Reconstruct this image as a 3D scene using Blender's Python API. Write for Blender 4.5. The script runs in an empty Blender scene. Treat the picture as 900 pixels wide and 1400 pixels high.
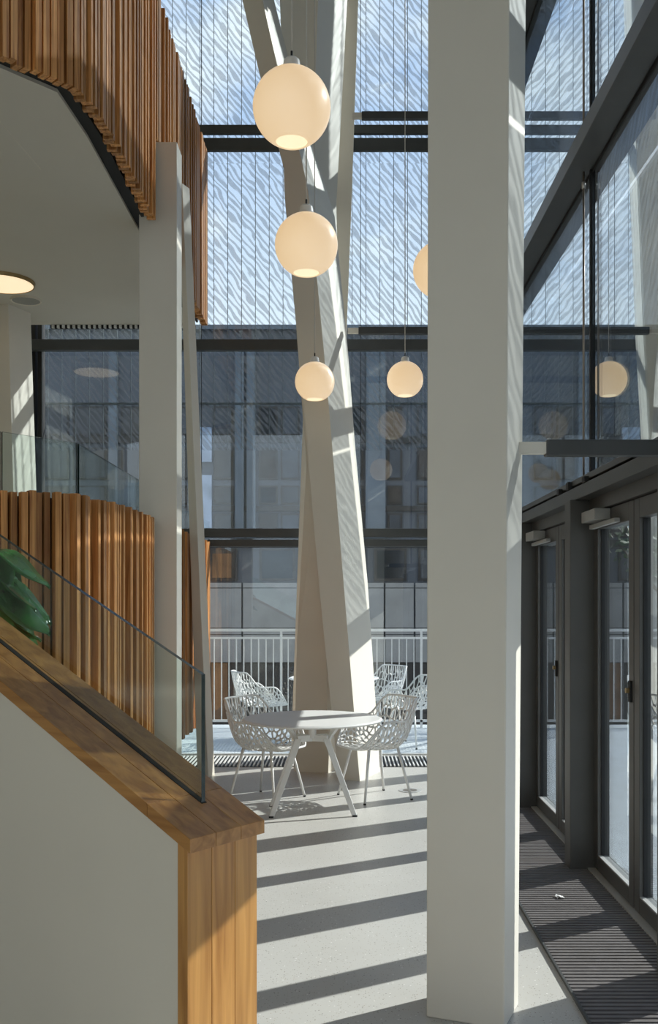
import bpy, bmesh, math, random
from mathutils import Vector, Matrix
from mathutils.geometry import delaunay_2d_cdt

random.seed(7)
scene = bpy.context.scene
col = scene.collection
R = math.radians

# ------------------------------------------------------------------ camera
F, CX, CY, H = 1350.0, 467.0, 822.0, 1.6       # focal length and vanishing point in pixels of 900x1400, eye height in m
cam_d = bpy.data.cameras.new('camera')
cam_d.sensor_fit = 'VERTICAL'
cam_d.sensor_height = 36.0
cam_d.sensor_width = 36.0
cam_d.lens = F / 1400.0 * 36.0
cam_d.shift_x = (450.0 - CX) / 1400.0
cam_d.shift_y = (CY - 700.0) / 1400.0
cam_d.clip_end = 300
cam = bpy.data.objects.new('camera', cam_d)
cam.location = (0, 0, H)
cam.rotation_euler = (R(90), 0, 0)
col.objects.link(cam)
scene.camera = cam

# ------------------------------------------------------------------ world, sun, exposure
SUN_AZ, SUN_EL = R(59.4), R(31.0)               # azimuth measured from +Y towards +X
sun_d = bpy.data.lights.new('sun', 'SUN')
sun_d.energy = 9.0
sun_d.angle = R(0.55)
sun_d.color = (1.0, 0.95, 0.88)
sun = bpy.data.objects.new('sun', sun_d)
sdir = Vector((math.sin(SUN_AZ) * math.cos(SUN_EL), math.cos(SUN_AZ) * math.cos(SUN_EL), math.sin(SUN_EL)))
sun.rotation_euler = sdir.to_track_quat('Z', 'Y').to_euler()
sun.location = (20, 12, 20)
col.objects.link(sun)

world = bpy.data.worlds.new('sky')
scene.world = world
world.use_nodes = True
wn, wl_ = world.node_tree.nodes, world.node_tree.links
wn.clear()
w_out = wn.new('ShaderNodeOutputWorld')
w_bg = wn.new('ShaderNodeBackground')
w_tc = wn.new('ShaderNodeTexCoord')
w_sep = wn.new('ShaderNodeSeparateXYZ')
w_ramp = wn.new('ShaderNodeValToRGB')
w_ramp.color_ramp.elements[0].position = 0.24
w_ramp.color_ramp.elements[0].color = (0.86, 0.90, 0.96, 1)
w_ramp.color_ramp.elements[1].position = 0.60
w_ramp.color_ramp.elements[1].color = (0.20, 0.37, 0.68, 1)
w_map = wn.new('ShaderNodeMapping')
w_map.inputs['Scale'].default_value = (1.0, 1.0, 2.0)
w_map.inputs['Location'].default_value = (0.3, 0.1, 0.35)
w_noise = wn.new('ShaderNodeTexNoise')
w_noise.inputs['Scale'].default_value = 3.2
w_noise.inputs['Detail'].default_value = 6
w_noise.inputs['Roughness'].default_value = 0.55
w_cl = wn.new('ShaderNodeValToRGB')
w_cl.color_ramp.elements[0].position = 0.48
w_cl.color_ramp.elements[0].color = (0, 0, 0, 1)
w_cl.color_ramp.elements[1].position = 0.62
w_cl.color_ramp.elements[1].color = (0.9, 0.9, 0.9, 1)
w_mix = wn.new('ShaderNodeMixRGB')
w_mix.inputs['Color2'].default_value = (1.0, 1.0, 1.0, 1)
wl_.new(w_tc.outputs['Generated'], w_sep.inputs[0])
wl_.new(w_sep.outputs['Z'], w_ramp.inputs['Fac'])
wl_.new(w_tc.outputs['Generated'], w_map.inputs['Vector'])
wl_.new(w_map.outputs['Vector'], w_noise.inputs['Vector'])
wl_.new(w_noise.outputs['Fac'], w_cl.inputs['Fac'])
wl_.new(w_cl.outputs['Color'], w_mix.inputs['Fac'])
wl_.new(w_ramp.outputs['Color'], w_mix.inputs['Color1'])
wl_.new(w_mix.outputs['Color'], w_bg.inputs['Color'])
w_bg.inputs['Strength'].default_value = 1.5
wl_.new(w_bg.outputs[0], w_out.inputs['Surface'])

scene.view_settings.view_transform = 'Standard'
scene.view_settings.look = 'None'
scene.view_settings.gamma = 1.0
scene.view_settings.use_curve_mapping = False
scene.view_settings.exposure = 0.0
scene.cycles.transparent_max_bounces = 24
scene.cycles.max_bounces = 10
scene.cycles.diffuse_bounces = 6

# ------------------------------------------------------------------ pixel to world
def at(x, y, Y):
    """point seen at pixel (x, y) whose distance in front of the camera is Y"""
    return Vector(((x - CX) * Y / F, Y, H - (y - CY) * Y / F))

# ------------------------------------------------------------------ materials
def new_mat(name):
    m = bpy.data.materials.new(name)
    m.use_nodes = True
    nt = m.node_tree
    b = nt.nodes['Principled BSDF']
    return m, nt, b

def N(nt, kind, **kw):
    n = nt.nodes.new(kind)
    for k, v in kw.items():
        setattr(n, k, v)
    return n

def mat_plain(name, c, rough=0.5, metal=0.0, var=0.04, scale=6.0, spec=0.4, bump=0.0):
    m, nt, b = new_mat(name)
    tc = N(nt, 'ShaderNodeTexCoord')
    no = N(nt, 'ShaderNodeTexNoise')
    no.inputs['Scale'].default_value = scale
    no.inputs['Detail'].default_value = 4
    nt.links.new(tc.outputs['Object'], no.inputs['Vector'])
    ra = N(nt, 'ShaderNodeValToRGB')
    ra.color_ramp.elements[0].position = 0.3
    ra.color_ramp.elements[1].position = 0.7
    ra.color_ramp.elements[0].color = tuple(max(0, v * (1 - var)) for v in c) + (1,)
    ra.color_ramp.elements[1].color = tuple(min(1, v * (1 + var)) for v in c) + (1,)
    nt.links.new(no.outputs['Fac'], ra.inputs['Fac'])
    nt.links.new(ra.outputs['Color'], b.inputs['Base Color'])
    b.inputs['Roughness'].default_value = rough
    b.inputs['Metallic'].default_value = metal
    b.inputs['Specular IOR Level'].default_value = spec
    if bump:
        bp = N(nt, 'ShaderNodeBump')
        bp.inputs['Strength'].default_value = bump
        bp.inputs['Distance'].default_value = 0.01
        nt.links.new(no.outputs['Fac'], bp.inputs['Height'])
        nt.links.new(bp.outputs['Normal'], b.inputs['Normal'])
    return m

def mat_wood(name, dark, light, scl, rough=0.45, spread=0.35):
    m, nt, b = new_mat(name)
    tc = N(nt, 'ShaderNodeTexCoord')
    oi = N(nt, 'ShaderNodeObjectInfo')
    ad = N(nt, 'ShaderNodeVectorMath', operation='ADD')
    mu = N(nt, 'ShaderNodeMath', operation='MULTIPLY')
    mu.inputs[1].default_value = 37.0
    nt.links.new(oi.outputs['Random'], mu.inputs[0])
    nt.links.new(tc.outputs['Object'], ad.inputs[0])
    nt.links.new(mu.outputs[0], ad.inputs[1])
    mp = N(nt, 'ShaderNodeMapping')
    mp.inputs['Scale'].default_value = scl
    nt.links.new(ad.outputs[0], mp.inputs['Vector'])
    no = N(nt, 'ShaderNodeTexNoise')
    no.inputs['Scale'].default_value = 1.0
    no.inputs['Detail'].default_value = 5
    no.inputs['Distortion'].default_value = 0.6
    nt.links.new(mp.outputs['Vector'], no.inputs['Vector'])
    ra = N(nt, 'ShaderNodeValToRGB')
    ra.color_ramp.elements[0].position = 0.32
    ra.color_ramp.elements[1].position = 0.68
    ra.color_ramp.elements[0].color = dark + (1,)
    ra.color_ramp.elements[1].color = light + (1,)
    nt.links.new(no.outputs['Fac'], ra.inputs['Fac'])
    hs = N(nt, 'ShaderNodeHueSaturation')
    mr = N(nt, 'ShaderNodeMapRange')
    mr.inputs['To Min'].default_value = 1 - spread
    mr.inputs['To Max'].default_value = 1 + spread
    nt.links.new(oi.outputs['Random'], mr.inputs['Value'])
    nt.links.new(mr.outputs[0], hs.inputs['Value'])
    nt.links.new(ra.outputs['Color'], hs.inputs['Color'])
    nt.links.new(hs.outputs['Color'], b.inputs['Base Color'])
    b.inputs['Roughness'].default_value = rough
    bp = N(nt, 'ShaderNodeBump')
    bp.inputs['Strength'].default_value = 0.15
    bp.inputs['Distance'].default_value = 0.004
    nt.links.new(no.outputs['Fac'], bp.inputs['Height'])
    nt.links.new(bp.outputs['Normal'], b.inputs['Normal'])
    return m

def mat_terrazzo(name):
    m, nt, b = new_mat(name)
    tc = N(nt, 'ShaderNodeTexCoord')
    no = N(nt, 'ShaderNodeTexNoise')
    no.inputs['Scale'].default_value = 1.6
    no.inputs['Detail'].default_value = 6
    nt.links.new(tc.outputs['Object'], no.inputs['Vector'])
    ra = N(nt, 'ShaderNodeValToRGB')
    ra.color_ramp.elements[0].color = (0.46, 0.445, 0.41, 1)
    ra.color_ramp.elements[1].color = (0.58, 0.565, 0.53, 1)
    nt.links.new(no.outputs['Fac'], ra.inputs['Fac'])
    prev = ra.outputs['Color']
    for scl, thr, c in ((70, 0.20, (0.20, 0.18, 0.15, 1)), (45, 0.16, (0.75, 0.73, 0.70, 1)), (110, 0.22, (0.30, 0.24, 0.18, 1))):
        vo = N(nt, 'ShaderNodeTexVoronoi')
        vo.inputs['Scale'].default_value = scl
        nt.links.new(tc.outputs['Object'], vo.inputs['Vector'])
        # only some cells carry a chip
        lt = N(nt, 'ShaderNodeMath', operation='LESS_THAN')
        lt.inputs[1].default_value = thr
        nt.links.new(vo.outputs['Distance'], lt.inputs[0])
        sp = N(nt, 'ShaderNodeSeparateColor')
        nt.links.new(vo.outputs['Color'], sp.inputs[0])
        pick = N(nt, 'ShaderNodeMath', operation='GREATER_THAN')
        pick.inputs[1].default_value = 0.72
        nt.links.new(sp.outputs[0], pick.inputs[0])
        mu = N(nt, 'ShaderNodeMath', operation='MULTIPLY')
        nt.links.new(lt.outputs[0], mu.inputs[0])
        nt.links.new(pick.outputs[0], mu.inputs[1])
        mx = N(nt, 'ShaderNodeMixRGB')
        mx.inputs['Color2'].default_value = c
        nt.links.new(mu.outputs[0], mx.inputs['Fac'])
        nt.links.new(prev, mx.inputs['Color1'])
        prev = mx.outputs['Color']
    nt.links.new(prev, b.inputs['Base Color'])
    b.inputs['Roughness'].default_value = 0.38
    b.inputs['Specular IOR Level'].default_value = 0.35
    return m

def mat_glass(name, tint, base=0.045, power=4.0, gain=0.95):
    """clear pane: see-through with mirror reflection that grows towards grazing angles"""
    m = bpy.data.materials.new(name)
    m.use_nodes = True
    nt = m.node_tree
    nt.nodes.clear()
    out = N(nt, 'ShaderNodeOutputMaterial')
    tr = N(nt, 'ShaderNodeBsdfTransparent')
    tr.inputs['Color'].default_value = tint + (1,)
    gl = N(nt, 'ShaderNodeBsdfGlossy')
    gl.inputs['Roughness'].default_value = 0.0
    gl.inputs['Color'].default_value = (0.93, 0.97, 1.0, 1)
    lw = N(nt, 'ShaderNodeLayerWeight')
    lw.inputs['Blend'].default_value = 0.5
    pw = N(nt, 'ShaderNodeMath', operation='POWER')
    pw.inputs[1].default_value = power
    ml = N(nt, 'ShaderNodeMath', operation='MULTIPLY_ADD')
    ml.inputs[1].default_value = gain
    ml.inputs[2].default_value = base
    ml.use_clamp = True
    mx = N(nt, 'ShaderNodeMixShader')
    nt.links.new(lw.outputs['Facing'], pw.inputs[0])
    nt.links.new(pw.outputs[0], ml.inputs[0])
    nt.links.new(ml.outputs[0], mx.inputs['Fac'])
    nt.links.new(tr.outputs[0], mx.inputs[1])
    nt.links.new(gl.outputs[0], mx.inputs[2])
    nt.links.new(mx.outputs[0], out.inputs['Surface'])
    return m

def mat_screen(name, stroke, axes, cover, translucent, mult=1.0, lo=0.42, hi=0.62, floor_cover=0.0):
    """printed screen: slanted leaf-like strokes on a clear sheet"""
    m = bpy.data.materials.new(name)
    m.use_nodes = True
    nt = m.node_tree
    nt.nodes.clear()
    out = N(nt, 'ShaderNodeOutputMaterial')
    tc = N(nt, 'ShaderNodeTexCoord')
    oi = N(nt, 'ShaderNodeObjectInfo')
    se = N(nt, 'ShaderNodeSeparateXYZ')
    nt.links.new(tc.outputs['Object'], se.inputs[0])
    ax = se.outputs[axes]
    def mad(a, k, b=None):
        n = N(nt, 'ShaderNodeMath', operation='MULTIPLY_ADD' if b is not None else 'MULTIPLY')
        nt.links.new(a, n.inputs[0])
        n.inputs[1].default_value = k
        if b is not None:
            nt.links.new(b, n.inputs[2])
        return n.outputs[0]
    # along = x*.62 - z*.78 ; across = x*.78 + z*.62
    al = mad(ax, 0.62 * 1.5 * mult, mad(se.outputs['Z'], -0.78 * 1.5 * mult))
    ac = mad(ax, 0.78 * 4.3 * mult, mad(se.outputs['Z'], 0.62 * 4.3 * mult))
    cb = N(nt, 'ShaderNodeCombineXYZ')
    nt.links.new(al, cb.inputs[0])
    nt.links.new(ac, cb.inputs[1])
    nt.links.new(mad(oi.outputs['Random'], 23.0), cb.inputs[2])
    no = N(nt, 'ShaderNodeTexWave', wave_type='BANDS', bands_direction='Y')
    no.inputs['Scale'].default_value = 1.0
    no.inputs['Distortion'].default_value = 5.5
    no.inputs['Detail'].default_value = 1.0
    no.inputs['Detail Scale'].default_value = 2.2
    nt.links.new(cb.outputs[0], no.inputs['Vector'])
    ra = N(nt, 'ShaderNodeValToRGB')
    ra.color_ramp.elements[0].position = lo
    ra.color_ramp.elements[0].color = (floor_cover, floor_cover, floor_cover, 1)
    ra.color_ramp.elements[1].position = hi
    ra.color_ramp.elements[1].color = (cover, cover, cover, 1)
    n2 = N(nt, 'ShaderNodeTexNoise')
    n2.inputs['Scale'].default_value = 2.6
    n2.inputs['Detail'].default_value = 1.0
    nt.links.new(cb.outputs[0], n2.inputs['Vector'])
    brk = N(nt, 'ShaderNodeMath', operation='MULTIPLY_ADD')
    brk.inputs[1].default_value = 0.9
    nt.links.new(n2.outputs['Fac'], brk.inputs[0])
    sb = N(nt, 'ShaderNodeMath', operation='SUBTRACT')
    sb.inputs[1].default_value = 0.45
    nt.links.new(no.outputs['Fac'], sb.inputs[0])
    nt.links.new(sb.outputs[0], brk.inputs[2])
    nt.links.new(brk.outputs[0], ra.inputs['Fac'])
    tr = N(nt, 'ShaderNodeBsdfTransparent')
    tr.inputs['Color'].default_value = (0.93, 0.96, 0.98, 1)
    df = N(nt, 'ShaderNodeBsdfDiffuse')
    df.inputs['Color'].default_value = stroke + (1,)
    tl = N(nt, 'ShaderNodeBsdfTranslucent')
    tl.inputs['Color'].default_value = stroke + (1,)
    m1 = N(nt, 'ShaderNodeMixShader')
    m1.inputs['Fac'].default_value = translucent
    nt.links.new(df.outputs[0], m1.inputs[1])
    nt.links.new(tl.outputs[0], m1.inputs[2])
    m2 = N(nt, 'ShaderNodeMixShader')
    nt.links.new(ra.outputs['Color'], m2.inputs['Fac'])
    nt.links.new(tr.outputs[0], m2.inputs[1])
    nt.links.new(m1.outputs[0], m2.inputs[2])
    nt.links.new(m2.outputs[0], out.inputs['Surface'])
    return m

def mat_glow(name, c, strength, base=(0.85, 0.8, 0.72), rough=0.35):
    m, nt, b = new_mat(name)
    tc = N(nt, 'ShaderNodeTexCoord')
    no = N(nt, 'ShaderNodeTexNoise')
    no.inputs['Scale'].default_value = 3.0
    nt.links.new(tc.outputs['Object'], no.inputs['Vector'])
    ra = N(nt, 'ShaderNodeValToRGB')
    ra.color_ramp.elements[0].color = tuple(v * 0.97 for v in c) + (1,)
    ra.color_ramp.elements[1].color = c + (1,)
    nt.links.new(no.outputs['Fac'], ra.inputs['Fac'])
    nt.links.new(ra.outputs['Color'], b.inputs['Emission Color'])
    b.inputs['Emission Strength'].default_value = strength
    b.inputs['Base Color'].default_value = base + (1,)
    b.inputs['Roughness'].default_value = rough
    return m

M = {}
M['paint'] = mat_plain('white_paint', (0.765, 0.715, 0.62), 0.55, var=0.02, scale=3, spec=0.3)
M['soffit'] = mat_plain('grey_soffit_plaster', (0.60, 0.56, 0.475), 0.6, var=0.02, scale=1.5)
M['wallgrey'] = mat_plain('parapet_plaster', (0.69, 0.63, 0.52), 0.6, var=0.02, scale=2)
M['floor'] = mat_terrazzo('terrazzo')
M['steel'] = mat_plain('dark_grey_steel', (0.060, 0.062, 0.060), 0.42, 0.0, var=0.08, scale=8, spec=0.5)
M['door_metal'] = mat_plain('door_bronze_grey', (0.075, 0.073, 0.068), 0.45, 0.0, var=0.06, scale=5, spec=0.45)
M['spk'] = mat_plain('speaker_grille', (0.33, 0.32, 0.28), 0.7)
M['closer'] = mat_plain('closer_grey', (0.30, 0.30, 0.285), 0.45)
M['black'] = mat_plain('black_rubber', (0.010, 0.010, 0.010), 0.6, var=0.1)
M['alu'] = mat_plain('silver_aluminium', (0.55, 0.55, 0.53), 0.4, 0.3, var=0.03)
M['rod'] = mat_plain('stainless_rod', (0.30, 0.26, 0.22), 0.35, 0.6, var=0.05)
M['powder'] = mat_plain('white_powder_coat', (0.78, 0.77, 0.74), 0.4, var=0.01, spec=0.4)
M['slat'] = mat_wood('larch_slat', (0.31, 0.115, 0.030), (0.68, 0.335, 0.105), (60, 60, 2.0), 0.5, 0.34)
M['oak'] = mat_wood('oak_plank', (0.30, 0.120, 0.024), (0.52, 0.250, 0.066), (1.5, 30, 30), 0.38, 0.12)
M['oakv'] = mat_wood('oak_board', (0.34, 0.145, 0.034), (0.60, 0.305, 0.088), (30, 30, 1.5), 0.38, 0.14)
M['glass'] = mat_glass('facade_glass', (0.90, 0.935, 0.945), 0.06, 4.6, 0.80)
M['glass_side'] = mat_glass('side_glass', (0.86, 0.90, 0.92), 0.05, 3.2, 0.95)
M['glass_rail'] = mat_glass('balustrade_glass', (0.90, 0.945, 0.925), 0.045, 5.0, 0.8)
M['glass_edge'] = mat_plain('glass_edge_green', (0.010, 0.022, 0.018), 0.2, var=0.05)
M['screen'] = mat_screen('leaf_print_screen', (0.13, 0.14, 0.165), 'X', 0.27, 0.5, 1.3, 0.40, 0.72)
M['screen_side'] = mat_screen('ripple_screen', (0.05, 0.055, 0.06), 'Y', 0.58, 0.0, 1.0, 0.1, 0.95, 0.42)
M['line'] = mat_plain('screen_joint', (0.10, 0.12, 0.14), 0.6)
M['grating'] = mat_plain('dark_grating', (0.17, 0.155, 0.15), 0.45, 0.1, var=0.1, scale=12)
M['terrace'] = mat_plain('pale_terrace_slabs', (0.50, 0.54, 0.56), 0.6, var=0.06, scale=3)
M['street'] = mat_plain('asphalt', (0.10, 0.10, 0.10), 0.8, var=0.1)
M['bldg'] = mat_plain('slate_cladding', (0.115, 0.125, 0.14), 0.6, var=0.08, scale=0.8)
M['bldg_slate'] = mat_plain('slate_blind', (0.075, 0.085, 0.10), 0.4, var=0.35, scale=1.3)
M['bldg_dark'] = mat_plain('dark_plinth', (0.055, 0.05, 0.045), 0.5, var=0.2, scale=1.2)
M['bldg_pale'] = mat_plain('pale_render', (0.37, 0.365, 0.345), 0.6, var=0.14, scale=2.2)
M['bldg_blue'] = mat_plain('blue_grey_panel', (0.15, 0.18, 0.21), 0.35, var=0.25, scale=1.1)
M['bldg_brown'] = mat_plain('brown_blind', (0.22, 0.12, 0.06), 0.6, var=0.3, scale=2.5)
M['bldg_curtain'] = mat_plain('pale_curtain', (0.40, 0.47, 0.58), 0.7, var=0.3, scale=2)
M['pane'] = mat_plain('dark_window_pane', (0.020, 0.026, 0.034), 0.08, var=0.3, scale=1.2, spec=0.6)
M['pane_warm'] = mat_plain('warm_window_pane', (0.06, 0.05, 0.042), 0.15, var=0.4, scale=1.5, spec=0.5)
M['globe'] = mat_glow('opal_glass_lit', (1.0, 0.66, 0.32), 0.60)
M['globe_in'] = mat_glow('opal_glass_inside', (1.0, 0.80, 0.48), 0.92)
M['ceil_glow'] = mat_glow('ceiling_diffuser_lit', (1.0, 0.74, 0.46), 0.95)
M['cord'] = mat_plain('pale_cord', (0.62, 0.60, 0.55), 0.5)
M['leaf'] = mat_plain('leaf_green', (0.035, 0.14, 0.03), 0.22, var=0.5, scale=7, spec=0.6)
M['tree_leaf'] = mat_plain('tree_leaf_green', (0.05, 0.09, 0.03), 0.5, var=0.4, scale=4)
M['bark'] = mat_plain('bark', (0.10, 0.07, 0.05), 0.8, var=0.3, scale=12)
M['pot'] = mat_plain('grey_pot', (0.20, 0.20, 0.20), 0.6)
M['soil'] = mat_plain('soil', (0.04, 0.025, 0.015), 0.9, var=0.3, scale=30)
M['paper'] = mat_plain('white_paper', (0.82, 0.80, 0.78), 0.7)
M['brass'] = mat_plain('brass', (0.42, 0.30, 0.14), 0.35, 0.7)
M['white_vent'] = mat_plain('white_vent', (0.7, 0.7, 0.68), 0.5)

# ------------------------------------------------------------------ mesh helpers
def world_loc(o):
    p = Vector((0, 0, 0))
    while o is not None:
        p = p + o.location
        o = o.parent
    return p

class MB:
    def __init__(self):
        self.v, self.f, self.m = [], [], []
    def add(self, vs, fs, mi=0):
        n = len(self.v)
        self.v += [Vector(p) for p in vs]
        self.f += [tuple(i + n for i in f) for f in fs]
        self.m += [mi] * len(fs)
        return self
    def box(self, x0, x1, y0, y1, z0, z1, mi=0):
        vs = [(x, y, z) for z in (z0, z1) for y in (y0, y1) for x in (x0, x1)]
        return self.add(vs, [(0, 2, 3, 1), (4, 5, 7, 6), (0, 1, 5, 4), (2, 6, 7, 3), (0, 4, 6, 2), (1, 3, 7, 5)], mi)
    def loft(self, secs, mi=0, caps=True):
        k = len(secs[0])
        vs = [p for s in secs for p in s]
        fs = []
        for i in range(len(secs) - 1):
            for j in range(k):
                a, b = i * k + j, i * k + (j + 1) % k
                fs.append((a, b, b + k, a + k))
        if caps:
            fs.append(tuple(range(k))[::-1])
            fs.append(tuple((len(secs) - 1) * k + j for j in range(k)))
        return self.add(vs, fs, mi)
    def prism(self, poly, z0, z1, mi=0):
        return self.loft([[(p[0], p[1], z0) for p in poly], [(p[0], p[1], z1) for p in poly]], mi)
    def tube(self, pts, r, n=8, mi=0, closed=False):
        pts = [Vector(p) for p in pts]
        rs = r if isinstance(r, (list, tuple)) else [r] * len(pts)
        secs = []
        cnt = len(pts)
        up = None
        for i, p in enumerate(pts):
            if closed:
                d = pts[(i + 1) % cnt] - pts[i - 1]
            else:
                d = pts[min(i + 1, cnt - 1)] - pts[max(i - 1, 0)]
            d.normalize()
            if up is None:
                up = Vector((0, 0, 1)) if abs(d.z) < 0.9 else Vector((1, 0, 0))
            a = d.cross(up)
            if a.length < 1e-5:
                a = d.orthogonal()
            a.normalize()
            b = a.cross(d).normalized()
            up = b
            secs.append([p + (a * math.cos(t) + b * math.sin(t)) * rs[i] for t in [2 * math.pi * q / n for q in range(n)]])
        if closed:
            secs.append(secs[0])
        return self.loft(secs, mi, caps=not closed)
    def bar(self, p, q, w, h, mi=0):
        """square bar from p to q"""
        p, q = Vector(p), Vector(q)
        d = (q - p).normalized()
        a = d.cross(Vector((0, 0, 1)))
        if a.length < 1e-4:
            a = Vector((1, 0, 0))
        a.normalize()
        b = a.cross(d).normalized()
        o = [(-w / 2, -h / 2), (w / 2, -h / 2), (w / 2, h / 2), (-w / 2, h / 2)]
        return self.loft([[p + a * x + b * y for x, y in o], [q + a * x + b * y for x, y in o]], mi)
    def lathe(self, c, prof, n=32, mi=0):
        c = Vector(c)
        vs, fs = [], []
        for r, z in prof:
            for j in range(n):
                t = 2 * math.pi * j / n
                vs.append(c + Vector((r * math.cos(t), r * math.sin(t), z)))
        for i in range(len(prof) - 1):
            for j in range(n):
                a, b = i * n + j, i * n + (j + 1) % n
                fs.append((a, b, b + n, a + n))
        return self.add(vs, fs, mi)
    def disc(self, c, r, z0, z1, n=32, mi=0):
        return self.lathe(c, [(0.0005, z0), (r, z0), (r, z1), (0.0005, z1)], n, mi)
    def build(self, name, mats, parent=None, smooth=False, rel=True, bevel=0.0, loc=None):
        off = world_loc(parent) if (parent is not None and rel) else Vector((0, 0, 0))
        if parent is None and loc is not None:
            off = Vector(loc)
        me = bpy.data.meshes.new(name)
        me.from_pydata([tuple(p - off) for p in self.v], [], self.f)
        for mm in (mats if isinstance(mats, (list, tuple)) else [mats]):
            me.materials.append(mm)
        for p, mi in zip(me.polygons, self.m):
            p.material_index = mi
            p.use_smooth = smooth
        bm = bmesh.new()
        bm.from_mesh(me)
        bmesh.ops.recalc_face_normals(bm, faces=bm.faces)
        bm.to_mesh(me)
        bm.free()
        me.update()
        o = bpy.data.objects.new(name, me)
        col.objects.link(o)
        if parent is not None:
            o.parent = parent
        elif loc is not None:
            o.location = loc
        if bevel:
            md = o.modifiers.new('bevel', 'BEVEL')
            md.width = bevel
            md.segments = 2
            md.limit_method = 'ANGLE'
        return o

def tag(o, label=None, cat=None, group=None, kind=None):
    if label:
        o['label'] = label
    if cat:
        o['category'] = cat
    if group:
        o['group'] = group
    if kind:
        o['kind'] = kind
    return o

def empty(name, loc, label=None, cat=None, group=None, kind=None):
    o = bpy.data.objects.new(name, None)
    o.empty_display_size = 0.1
    o.location = loc
    col.objects.link(o)
    return tag(o, label, cat, group, kind)

def dup(o, parent=None):
    c = o.copy()
    col.objects.link(c)
    c.parent = parent
    for ch in list(o.children):
        dup(ch, c)
    return c

def part_copy(o, parent, loc):
    c = o.copy()
    col.objects.link(c)
    c.parent = parent
    c.location = loc
    return c

# ------------------------------------------------------------------ main dimensions
XW = 1.53            # glass plane of the side wall
YF = 10.30           # glass plane of the end facade
BAYS = [5.92 + 1.75 * i for i in range(-4, 3)]      # -0.92 ... 9.28: post lines of the side wall
ZH0, ZH1 = 2.20, 2.33                             # door header
TRANS = [(4.22, 4.33), (6.27, 6.50), (8.45, 8.65)]              # transoms
ZTOP = 11.0

# ------------------------------------------------------------------ the setting
tag(MB().box(-6.2, XW + 0.02, -3, YF, -0.25, 0).build('floor', M['floor'], loc=(0, 0, 0)), 'pale terrazzo floor of the atrium', kind='structure')
tag(MB().box(-6.2, XW + 0.5, YF, 12.9, -0.30, -0.012).build('floor_terrace', M['terrace']), 'pale outdoor terrace floor beyond the end glazing', kind='structure')
tag(MB().box(XW + 0.02, 7.0, -6, YF, -0.30, -0.012).build('floor_terrace_side', M['terrace']), 'pale outdoor paving beyond the doors', kind='structure')
tag(MB().box(XW + 0.5, 7.0, YF, 12.9, -0.30, -0.012).build('floor_terrace_corner', M['terrace']), 'pale outdoor paving at the terrace corner', kind='structure')
tag(MB().box(-80, 120, -60, 140, -4.3, -4.0).build('ground_street', M['street']), 'dark street ground far below the terrace', kind='structure')
tag(MB().box(-6.3, -6.1, -3, YF, 0, ZTOP).build('wall_left', M['paint']), 'white side wall of the atrium', kind='structure')
wf = MB().box(-6.3, XW + 0.1, -3.2, -3.0, 0, 0.6)
wf.box(-6.3, XW + 0.1, -3.2, -3.0, 5.6, ZTOP)
wf.box(-6.3, -5.2, -3.2, -3.0, 0.6, 5.6)
wf.box(0.6, XW + 0.1, -3.2, -3.0, 0.6, 5.6)
tag(wf.build('wall_front', M['paint']), 'white wall closing the atrium, with a tall window', kind='structure')
fill_win = empty('window_3', (-2.3, -3.1, 0.6), 'tall window opposite the end facade', kind='structure')  # added out of view so sky light brightens stair wall and column fronts
for k in range(4):
    xa, xb = -5.2 + 1.45 * k, -5.2 + 1.45 * (k + 1)
    MB().box(xa, xa + 0.05, -3.15, -3.05, 0.6, 5.6).build('mullion', M['steel'], fill_win)
    MB().box(xa + 0.05, xb, -3.105, -3.095, 0.6, 5.6).build('pane', M['glass'], fill_win)
tag(MB().box(XW - 0.05, XW + 0.1, -3.0, -0.99, 0, ZTOP).build('wall_right', M['paint']), 'white wall beside the doors', kind='structure')
tag(MB().box(-6.3, -3.26, YF - 0.1, YF + 0.1, 0, ZTOP).build('wall_back', M['paint']), 'white wall beside the end glazing', kind='structure')
tag(MB().box(-6.4, XW + 0.25, -3.3, YF + 0.15, ZTOP, ZTOP + 0.3).build('ceiling_roof', M['paint']), 'white roof slab of the atrium', kind='structure')

# plan curves of the two slatted parapets
UP_CURVE = [(-2.25, 4.42), (-1.737, 5.02), (-1.424, 5.38), (-1.385, 5.95), (-1.38, 9.88)]
LO_CURVE = [(-2.45, 5.02), (-1.843, 5.33), (-1.53, 5.56), (-1.43, 6.02), (-1.385, 6.6), (-1.38, 10.12)]
ZC = 4.40            # soffit level
def inset(curve, d):
    """shift a plan curve to its left-hand (inner) side"""
    out = []
    for i, p in enumerate(curve):
        a = Vector(curve[max(i - 1, 0)])
        b = Vector(curve[min(i + 1, len(curve) - 1)])
        t = (b - a).normalized()
        nrm = Vector((-t.y, t.x))
        out.append(tuple(Vector(p) + nrm * d))
    return out
ci = inset(UP_CURVE, 0.15)
slab_poly = ci + [(-1.53, 10.0), (-6.1, 10.0), (-6.1, 0.6)]
tag(MB().prism(slab_poly, ZC, ZC + 0.45).build('ceiling', M['soffit']), 'smooth grey soffit under the upper gallery', kind='structure')
li = inset(LO_CURVE, 0.10)
tag(MB().prism(li + [(-6.1, 10.12), (-6.1, 3.6)], 1.30, 1.55).build('floor_landing', M['wallgrey']), 'mid-level landing slab behind the lower slats', kind='structure')
# fine seam lines of the soffit boards
seam = MB()
seam.bar((-2.02, 5.40, ZC - 0.0005), (-1.95, 6.4, ZC - 0.0005), 0.003, 0.001)
tag(seam.build('trim_1', M['wallgrey']), 'thin joint line in the grey soffit', kind='structure')

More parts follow.
